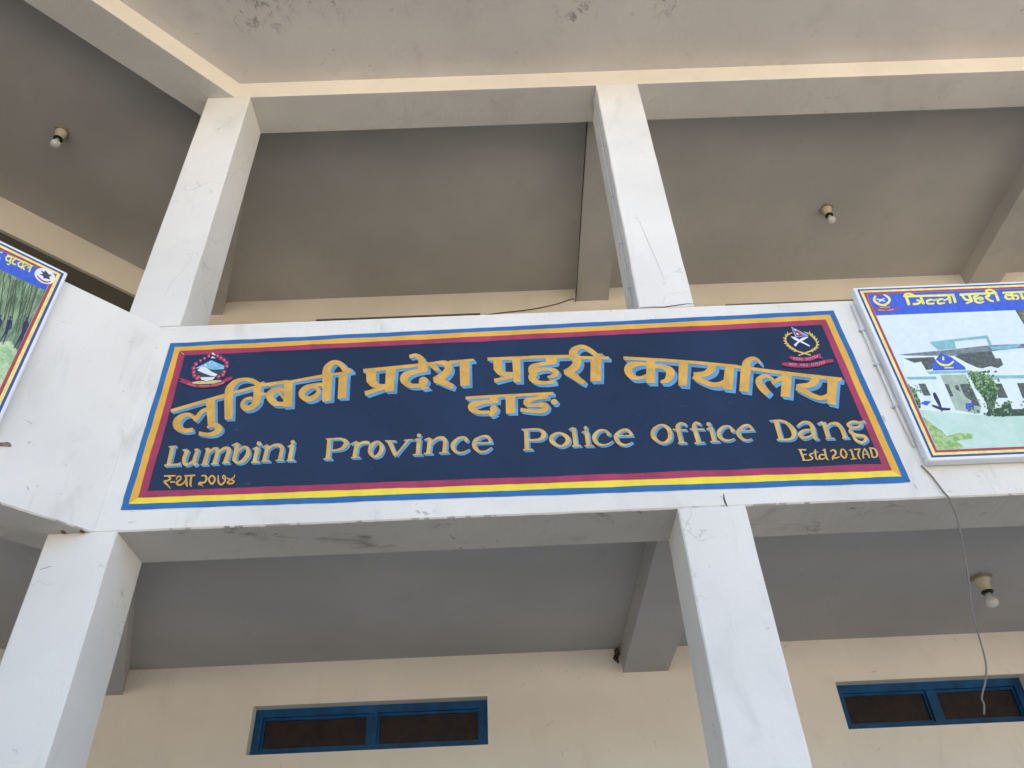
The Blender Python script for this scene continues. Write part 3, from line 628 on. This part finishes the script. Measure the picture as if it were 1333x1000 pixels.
# ------------------------------------------------------------------ printed boards hung on the parapets
P_BLUE = flat('print_royal_blue', (66, 98, 206)); P_YEL = flat('print_yellow', (240, 232, 96)); P_CREAMY = flat('print_pale_yellow', (246, 226, 140))
P_RED = flat('print_brick_red', (172, 74, 72)); P_NAVY = flat('print_dark_blue', (62, 84, 142)); P_SKY = flat('print_pale_sky', (216, 231, 246))
P_DARK = noisy('print_dark', lin((78, 84, 82)), lin((104, 112, 108)), 60); P_ROOF = noisy('print_roof_grey', lin((108, 120, 124)), lin((136, 148, 150)), 40); P_WALL = flat('print_building_white', (222, 236, 234)); P_TEAL = flat('print_teal', (136, 188, 196))
P_LAWN = noisy('print_lawn', lin((188, 220, 204)), lin((202, 226, 216)), 12); P_GRASS = noisy('print_grass', lin((132, 180, 96)), lin((184, 208, 150)), 45)
P_TREE = noisy('print_tree', lin((66, 92, 64)), lin((124, 160, 104)), 70); P_SHADE = flat('print_porch_shade', (170, 190, 172)); P_OLIVE = noisy('print_olive_leaves', lin((150, 156, 96)), lin((92, 98, 66)), 50)
P_FOREST = noisy('print_forest', lin((82, 112, 78)), lin((158, 182, 146)), (60, 60, 9), lo=.35, hi=.68); P_FIELD = noisy('print_field', lin((150, 196, 140)), lin((206, 222, 176)), 18)
P_TRUNK = flat('print_trunk', (88, 86, 66)); P_FIG = flat('print_dark_figure', (54, 56, 92)); P_GREY = flat('print_grey_star', (70, 76, 96))

def board(name, label, to3, a0, a1, z0, z1, dep, base):
    """to3(a, z, o) -> world; a box frame wrapped in white printed vinyl, o negative = in front of the wall"""
    t = thing(name, to3(base, z0, 0), label, 'notice board', 'printed boards on the parapet')
    def bx(a0, a1, o0, o1, z0, z1):
        return [to3(a, z, o) for z in (z0, z1) for a, o in ((a0, o0), (a1, o0), (a1, o1), (a0, o1))], [[0, 1, 2, 3], [4, 5, 6, 7], [0, 1, 5, 4], [1, 2, 6, 5], [2, 3, 7, 6], [3, 0, 4, 7]]
    v, f = bx(a0, a1, -dep, -.004, z0, z1)
    o = mesh('vinyl_panel', v, f, FLEX, t)
    m = o.modifiers.new('bevel', 'BEVEL'); m.width = .008; m.segments = 3
    def frame(nm, i0, i1, mat, off):
        V, F = [], []
        for (p, q, r, s) in ((a0+i0, a1-i0, z1-i1, z1-i0), (a0+i0, a1-i0, z0+i0, z0+i1), (a0+i0, a0+i1, z0+i1, z1-i1), (a1-i1, a1-i0, z0+i1, z1-i1)):
            k = len(V); V += [to3(p, r, off), to3(q, r, off), to3(q, s, off), to3(p, s, off)]; F.append([k, k+1, k+2, k+3])
        mesh(nm, V, F, mat, t)
    frame('blue_line', .016, .027, P_NAVY, -dep-.0006); frame('yellow_line', .027, .041, P_CREAMY, -dep-.0006); frame('red_line', .041, .054, P_RED, -dep-.0006)
    return t
DR = .05
rb = board('printed_board', 'white framed vinyl board with blue header and photo of a police building', lambda a, z, o: Vector((a, o, z)), 1.893, 3.75, EYE+1.888, EYE+2.972, DR, 2.8)
pr_ = lambda x0, y0, k: crop(x0, y0, k, wall_pt)
q1 = pr_(1170, 430, 959/163); q2 = pr_(1170, 350, 1333/163); q3 = pr_(1080, 360, 10)
def mrect(a0, a1, z0, z1, o): return [(a0, o, z0), (a1, o, z0), (a1, o, z1), (a0, o, z1)], [[0, 1, 2, 3]]
hz = wall_pt(1139, 411, -DR).z
mesh('header_band', *mrect(1.948, 3.695, hz, EYE+2.917, -DR-.0006), P_BLUE, rb)
ph = mesh('printed_photo', *mrect(1.948, 2.655, EYE+1.943, hz, -DR-.0006), P_SKY, rb)
ph2 = mesh('printed_photo', *mrect(2.668, 3.695, EYE+1.943, hz, -DR-.0006), P_OLIVE, rb)
mesh('photo_divider', *mrect(2.655, 2.668, EYE+1.943, hz, -DR-.0007), P_DARK, rb)
XC = 2.652                                           # right edge of the first photo
def clip_place(pl):
    def f(x, y, o):
        p = pl(x, y, o); p.x = min(max(p.x, 1.9495), XC); p.z = min(max(p.z, EYE+1.944), EYE+2.916); return p
    return f
q1c = clip_place(q1)
o_ = -DR-.0010
def pshape(name, mat, *prims):
    global o_
    for q in prims:
        L = Layer(q1c, o_, 2e-5); L.tilt = 1e-6; L.prims([q]); L.build(name, mat, ph); o_ = L.off - 1e-5
pshape('printed_lawn', P_LAWN, P((150, 600), (700, 640), (1300, 640), (1300, 985), (285, 985)))
pshape('printed_grass', P_GRASS, P((165, 660), (250, 720), (330, 770), (365, 810), (470, 785), (575, 795), (560, 830), (440, 850), (500, 890), (480, 930), (275, 940)))
pshape('printed_wall', P_WALL, P((30, 200), (1300, 150), (1300, 600), (740, 640), (640, 652), (160, 610), (60, 380)))
pshape('printed_roof', P_ROOF, P((0, 186), (380, 150), (690, 115), (950, 104), (1250, 90), (1250, 120), (900, 140), (700, 162), (430, 196), (60, 194)))
pshape('printed_rooftop', P_TEAL, P((235, 90), (420, 68), (440, 140), (300, 152)), P((420, 68), (680, 38), (690, 60), (424, 86)), P((660, 40), (680, 38), (716, 115), (690, 118)), P((700, 128), (940, 105), (900, 142), (715, 150)))
pshape('printed_opening', P_DARK, P((40, 215), (270, 205), (285, 240), (252, 300), (210, 305), (170, 240), (120, 250)), P((430, 200), (480, 180), (710, 160), (740, 215), (780, 215), (800, 265), (760, 290), (700, 275), (640, 292), (600, 285), (520, 250)))
pshape('printed_cornice', P_TEAL, P((60, 358), (1300, 335), (1300, 362), (70, 378)), P((210, 316), (560, 306), (560, 326), (235, 336)))
pshape('printed_pediment', P_BLUE, P((320, 175), (400, 205), (505, 280), (515, 302), (262, 310), (255, 262)))
pshape('printed_wreath', P_YEL, S_((288, 232, 12), (325, 262, 16), (380, 266, 16), (420, 238, 12)), S_((338, 200, 14), (342, 230, 14)), S_((350, 288, 8), (420, 286, 8)))
pshape('printed_porch', P_SHADE, P((315, 342), (515, 338), (640, 560), (620, 640), (430, 610)))
pshape('printed_window', P_DARK, P((150, 410), (202, 409), (246, 500), (192, 500)), P((350, 411), (380, 410), (420, 506), (394, 508)), P((425, 425), (455, 420), (470, 470), (440, 455)), P((465, 414), (545, 409), (625, 585), (560, 575), (555, 540), (505, 505)),
       P((735, 410), (787, 408), (837, 517), (762, 518)), P((905, 405), (1000, 402), (1050, 520), (950, 520)))
pshape('printed_pillar', P_WALL, P((280, 348), (318, 345), (440, 620), (402, 626)), P((515, 345), (543, 345), (682, 626), (657, 632)))
pshape('printed_person', P_FIG, S_((268, 478, 18), (284, 512, 30), (308, 560, 24), (332, 622, 12)), S_((255, 575, 14), (330, 602, 22), (395, 604, 16)))
pshape('printed_table', P_BLUE, P((510, 560), (566, 556), (556, 602), (514, 606)), P((165, 560), (200, 540), (248, 545), (215, 578)))
def inside(x, y, poly):
    c = False
    for (x0, y0), (x1, y1) in zip(poly, poly[1:]+poly[:1]):
        if (y0 > y) != (y1 > y) and x < (x1-x0)*(y-y0)/(y1-y0)+x0: c = not c
    return c
P_LEAF = [flat('print_leaf_dark', (58, 80, 60)), flat('print_leaf_mid', (92, 124, 80)), flat('print_leaf_light', (142, 176, 116))]
def printed_bush(poly, n, r, shift=0):
    global o_
    pshape('printed_tree', P_LEAF[0], P(*poly))
    xs, ys = [p[0] for p in poly], [p[1] for p in poly]; y0, y1 = min(ys), max(ys)
    for k, m in ((0, .9), (1, 1), (2, .55)):
        L = Layer(q1c, o_, 4e-7)
        for _ in range(int(n*m)):
            x, y = random.uniform(min(xs)-4, max(xs)+4), random.uniform(y0-4, y1+4)
            h = (y-y0)/(y1-y0)
            if not inside(x, y, poly) and random.random() > .12: continue
            if k == 2 and random.random() < h+shift: continue
            if k == 1 and random.random() < h*.6+shift: continue
            a0 = random.random()*6; q = r*random.uniform(.5, 1.2)
            L.poly([(x+q*math.cos(a0+t)*random.uniform(.6, 1.2), y+q*math.sin(a0+t)*random.uniform(.6, 1.2)) for t in (0, 1.2, 2.5, 3.9, 5.1)])
        if L.V: L.build('printed_leaves', P_LEAF[k], ph)['kind'] = 'stuff'
        o_ = L.off - 1e-5
printed_bush([(530, 328), (590, 318), (640, 320), (690, 360), (745, 410), (762, 450), (748, 520), (735, 580), (725, 650), (668, 655), (690, 600), (640, 500), (590, 450), (560, 380)], 420, 11)
printed_bush([(722, 605), (790, 590), (810, 545), (850, 560), (870, 605), (1300, 600), (1300, 645), (740, 660)], 260, 9, .2)
printed_bush([(75, 425), (120, 450), (160, 540), (168, 590), (140, 600), (100, 520)], 120, 9, -.4)
L = Layer(q2, -DR-.0010, 2e-5)
words = [
 [S_((58, 300, 24), (70, 272, 22), (115, 266, 22), (165, 285, 16)), S_((75, 285, 30), (110, 386, 30)), P((60, 284), (592, 266), (594, 290), (64, 306)), S_((148, 376, 24), (200, 372, 22), (232, 350, 20), (190, 332, 20)), S_((235, 300, 30), (266, 376, 30))],
 [S_((385, 340, 14), (345, 328, 18), (302, 345, 26), (315, 372, 22), (380, 368, 16)), S_((372, 345, 14), (405, 322, 18)), S_((490, 335, 14), (452, 322, 18), (416, 340, 26), (430, 370, 22), (492, 362, 16)), S_((480, 340, 14), (530, 315, 18)), S_((532, 285, 30), (552, 368, 30)), S_((578, 282, 28), (606, 362, 28))],
 [P((645, 264), (1040, 245), (1042, 268), (650, 288)), S_((678, 280, 28), (700, 318, 26), (730, 332, 20), (772, 326, 18)), S_((745, 276, 28), (782, 352, 28)), S_((715, 370, 18), (782, 342, 18))],
 [S_((845, 262, 26), (835, 288, 22), (800, 302, 24), (820, 322, 20), (870, 306, 20), (896, 322, 18), (855, 334, 12)), S_((812, 322, 22), (818, 346, 24), (860, 362, 20), (912, 348, 14))],
 [S_((955, 262, 24), (930, 238, 24), (965, 222, 20), (1010, 238, 18), (1035, 252, 14)), S_((955, 260, 24), (960, 288, 26), (925, 300, 22), (970, 335, 22), (1012, 346, 16)), S_((1028, 252, 28), (1062, 342, 28))],
 [P((1100, 246), (1345, 234), (1345, 256), (1104, 268)), S_((1195, 255, 28), (1226, 330, 28)), S_((1200, 286, 18), (1150, 280, 24), (1136, 302, 26), (1170, 322, 22), (1216, 312, 16)), S_((1220, 288, 18), (1262, 286, 22), (1270, 316, 22), (1244, 326, 14)), S_((1292, 250, 28), (1326, 326, 28))],
]
for w in words:
    L = Layer(q2, -DR-.0010, 2e-5); L.prims(w); L.build('devanagari_letter', P_YEL, rb)
eb = layer_obj('header_emblem', q3, -DR-.0010, [S_((600, 255, 24), (578, 300, 30), (620, 350, 28), (690, 372, 24), (760, 345, 30), (780, 295, 30), (740, 255, 24), (700, 240, 14)), S_((690, 375, 14), (740, 382, 12)), S_((700, 370, 12), (680, 388, 12))], P_YEL, rb)
layer_obj('emblem_blades', q3, -DR-.0014, [S_((612, 292, 12), (660, 305, 18), (722, 322, 10)), S_((718, 285, 10), (670, 305, 18), (645, 332, 18))], FLEX, eb)
layer_obj('emblem_flag', q3, -DR-.0017, [P((612, 220), (690, 265), (640, 268)), S_((640, 395, 26), (740, 402, 26), (810, 388, 18)), S_((560, 430, 16), (680, 440, 30), (800, 435, 30), (920, 408, 12))], P_RED, eb)
L = Layer(q3, -DR-.0020, 2e-5); micro_text(L, [(655, 403), (720, 405), (785, 398)], 6, 12); micro_text(L, [(635, 438), (740, 445), (835, 428)], 9, 14, (4,)); L.build('emblem_writing', FLEX, eb)
layer_obj('mounting_bolt', crop(1160, 560, 10), -.02, [D(435, 362, 16, 24)], BLACK, rb)

DL = .045
to_l = lambda a, z, o: Vector((*wing_xy(a, o), z))
lb = board('printed_board', 'white framed vinyl board with blue header and forest photo on the left wing', to_l, -2.35, -.487, EYE+2.003, EYE+2.944, DL, -1.4)
def wplace(x0, y0, k): return lambda x, y, o: wing_pt(x0+x/k, y0+y/k, o)
v1 = wplace(0, 300, 10); v2 = wplace(0, 300, 10/3)
def lrect(a0, a1, z0, z1, o): return [to_l(a0, z0, o), to_l(a1, z0, o), to_l(a1, z1, o), to_l(a0, z1, o)], [[0, 1, 2, 3]]
hl = wing_pt(40, 369.5, -DL).z
mesh('header_band', *lrect(-2.295, -.542, hl, EYE+2.889, -DL-.0006), P_BLUE, lb)
lp = mesh('printed_photo', *lrect(-2.295, -.542, EYE+2.058, hl, -DL-.0006), P_FOREST, lb)
def wclip(pl):
    def f(x, y, o):
        p = pl(x, y, o); s = (p.x-FX)*R2+p.y*R2; s = min(s, -.5425); z = min(max(p.z, EYE+2.059), hl); return Vector((*wing_xy(s, o), z))
    return f
v2c = wclip(v2)
layer_obj('printed_field', v2c, -DL-.0010, [P((-400, 560), (-150, 520), (0, 485), (45, 480), (75, 520), (110, 540), (160, 560), (60, 800), (-400, 900))], P_FIELD, lp)
for x, y, k in ((2, 372, 1.0), (46, 378, .95), (118, 382, 1.15), (143, 400, 1.25), (-60, 372, 1.0)):
    fg = [D(x, y, 5*k, 7*k, .3), S_((x-2*k, y+8*k, 10*k), (x-6*k, y+22*k, 18*k), (x-16*k, y+58*k, 14*k)), S_((x-13*k, y+55*k, 9*k), (x-22*k, y+85*k, 7*k), (x-36*k, y+124*k, 4*k)), S_((x-18*k, y+55*k, 9*k), (x-32*k, y+82*k, 7*k), (x-50*k, y+112*k, 4*k)), S_((x+4*k, y+16*k, 6*k), (x+3*k, y+36*k, 5*k), (x-6*k, y+56*k, 4*k))]
    layer_obj('printed_person', v2c, -DL-.0014, fg, P_FIG, lp)
layer_obj('printed_trunk', v2c, -DL-.0012, [S_((165, 245, 5), (115, 400, 6)), S_((60, 215, 4), (20, 390, 4)), S_((110, 240, 4), (80, 380, 4))] + [S_((x, 150+random.random()*90, random.uniform(2, 5)), (x-random.uniform(30, 60), 400+random.random()*60, random.uniform(2, 5))) for x in [-190+21*k+random.random()*12 for k in range(18)]], P_TRUNK, lp)['kind'] = 'stuff'
for w in ([S_((-10, 283, 14), (34, 288, 14)), S_((-8, 352, 12), (4, 372, 16))],
          [P((96, 312), (182, 348), (176, 364), (88, 330)), S_((126, 345, 14), (86, 345, 20), (82, 385, 22), (118, 398, 18), (140, 372, 14)), S_((152, 342, 22), (128, 425, 22)), S_((130, 425, 14), (112, 446, 16), (86, 432, 12))],
          [P((178, 346), (240, 372), (234, 388), (172, 362)), S_((205, 372, 16), (168, 395, 20), (168, 432, 22), (212, 446, 18))],
          [P((236, 370), (324, 408), (318, 424), (230, 386)), S_((282, 412, 14), (240, 428, 20), (248, 468, 20), (284, 474, 14)), S_((308, 415, 20), (276, 500, 22))],
          [P((320, 406), (432, 456), (424, 474), (314, 424)), S_((378, 470, 12), (340, 452, 14), (304, 480, 20), (318, 516, 18)), S_((352, 488, 12), (392, 480, 14)), S_((408, 462, 22), (376, 542, 22))]):
    L = Layer(v1, -DL-.0010, 2e-5); L.prims(w); L.build('devanagari_letter', P_YEL, lb)
el = layer_obj('header_emblem', v1, -DL-.0010, [D(585, 595, 142, 96, .42)], FLEX, lb)
layer_obj('emblem_star', v1, -DL-.0014, [P((590, 520), (640, 575), (680, 580), (640, 605), (655, 640), (600, 625), (570, 628), (560, 595), (510, 570), (560, 565), (528, 520), (575, 540))], P_GREY, el)
layer_obj('emblem_ribbon', v1, -DL-.0014, [S_((482, 588, 12), (530, 640, 18), (600, 672, 18), (662, 664, 12))], P_RED, el)
chp = [(-6, 576), (4, 576), (10, 575.3), (13.5, 577), (15.6, 581), (12.5, 582), (6, 581.5), (-6, 580.5)]
L = Layer(lambda x, y, o: wing_pt(x, y, o), -.001, 1e-5); L.poly(chp); tag(L.build('bare_plaster_patch', BRICK, B), 'brown patch of broken plaster below the left board')

# ------------------------------------------------------------------ lamps, wires, nest
def lamp(x, y, zc, label):
    t = thing('ceiling_lamp', (x, y, zc-.2), label, 'lamp', 'bare bulb ceiling lamps')
    a = math.radians(20); c, s = math.cos(a)*.043, math.sin(a)*.043
    mesh('base_board', *prism([(x+c-s, y+s+c), (x-c-s, y-s+c), (x-c+s, y-s-c), (x+c+s, y+s-c)], zc-.018, zc-.0006), WOOD, t)
    mesh('holder', *lathe((x, y, zc), [(.042, -.018), (.042, -.030), (.036, -.036), (.031, -.060), (.024, -.085), (.026, -.092)]), IVORY, t, True)
    mesh('collar', *lathe((x, y, zc), [(.031, -.092), (.033, -.097), (.031, -.105), (.026, -.106)]), BLACK, t, True)
    b = [(.016, -.106), (.017, -.122)] + [(.017+.018*math.sin(k/9*math.pi/2)**1.3, -.122-.033*k/9) for k in range(1, 10)] + [(.035*math.cos(k/8*math.pi/2)+.0005, -.155-.034*math.sin(k/8*math.pi/2)) for k in range(1, 9)]
    mesh('bulb', *lathe((x, y, zc), b), BULB, t, True)
lamp(-3.117, .355, ZC2, 'bare bulb on a wooden base under the dark ceiling of the left wing')
lamp(2.824, 1.331, ZC2, 'bare bulb on a square base under the upper right corridor ceiling')
lamp(2.737, 1.294, ZC1, 'bare bulb in an ivory holder under the lower right corridor ceiling')
def wire(name, pts, r, mat, label, cat):
    v, f = tube([p[:3] for p in catmull([tuple(p) for p in pts], 8)], r); return tag(mesh(name, v, f, mat, None, True), label, cat)
wire('hanging_cable', [wall_pt(1199, 606, -.006), wall_pt(1212, 619, -.006), wall_pt(1228, 640, -.008), wall_pt(1236, 650, -.010), wall_pt(1246, 676, -.006), wall_pt(1254, 712, .0), wall_pt(1261, 755, .01), wall_pt(1266, 795, .01),
     wall_pt(1275, 830, .0), wall_pt(1283, 862, .0), wall_pt(1283, 885, .0), wall_pt(1278, 908, .0), wall_pt(1281, 917, .0), wall_pt(1281, 930, .0)], .0033, WIRE, 'loose grey cable hanging from the right board across the lower corridor', 'cable')
pb = lambda px, py, x: (lambda d: CAM + d*((x-CAM.x)/d.x))(ray(px, py))
wire('thin_wire', [Vector((.742, DB+.03, ZC2-HB+.02)), Vector((.741, .9, ZC2-HB+.003)), Vector((.742, 1.6, ZC2-HB+.004)), Vector((.740, WB-.02, ZC2-HB-.012)), wall_pt(745, 389, WB-.012), wall_pt(722, 396.5, WB-.012), wall_pt(690, 403, WB-.010), wall_pt(655, 407, WB-.008), wall_pt(620, 412, WB-.008)], .004, DARKWIRE,
     'thin dark wire along the upper cross beam and back wall', 'wire')
CPIPE = flat('painted_conduit', (190, 196, 204))
ct = thing('cable_conduit', (.77, .1, Z2), 'thin grey conduit running up the inner side of the upper right column', 'conduit')
mesh('pipe', *tube([(.766, .105, Z2+.002), (.767, .100, Z2+.8), (.765, .096, Z2+1.5), (.766, .09, Z3-.002)], .0048), CPIPE, ct, True)
for z in (.25, .62, 1.05, 1.6): mesh('clip', *box(.760, .7745, .088, .116, Z2+z, Z2+z+.010), CPIPE, ct)
cp = thing('wall_conduit', wall_pt(1190, 582, -.01), 'slim white conduit with clips beside the right board', 'conduit')
mesh('pipe', *tube([wall_pt(1109, 397, -.010), wall_pt(1140, 470, -.010), wall_pt(1164, 525, -.010), wall_pt(1190, 581, -.010)], .0065), flat('white_conduit', (222, 220, 214)), cp, True)
for px, py in ((1123, 430), (1142, 474.5), (1166, 529)):
    p = wall_pt(px, py, -.011); mesh('clip', *box(p.x-.016, p.x+.012, -.018, -.0015, p.z-.005, p.z+.005), CPIPE, cp)
V, F = join(blob(.722, WB-.022, EYE+1.925, .018, .020, .030, 3), blob(.712, WB-.018, EYE+1.893, .017, .017, .022, 8), blob(.722, WB-.012, EYE+1.872, .007, .008, .016, 5))
tag(mesh('mud_nest', V, F, MUD, None, True), 'small dark brown insect nest in the corner beside the lower cross beam', 'nest')
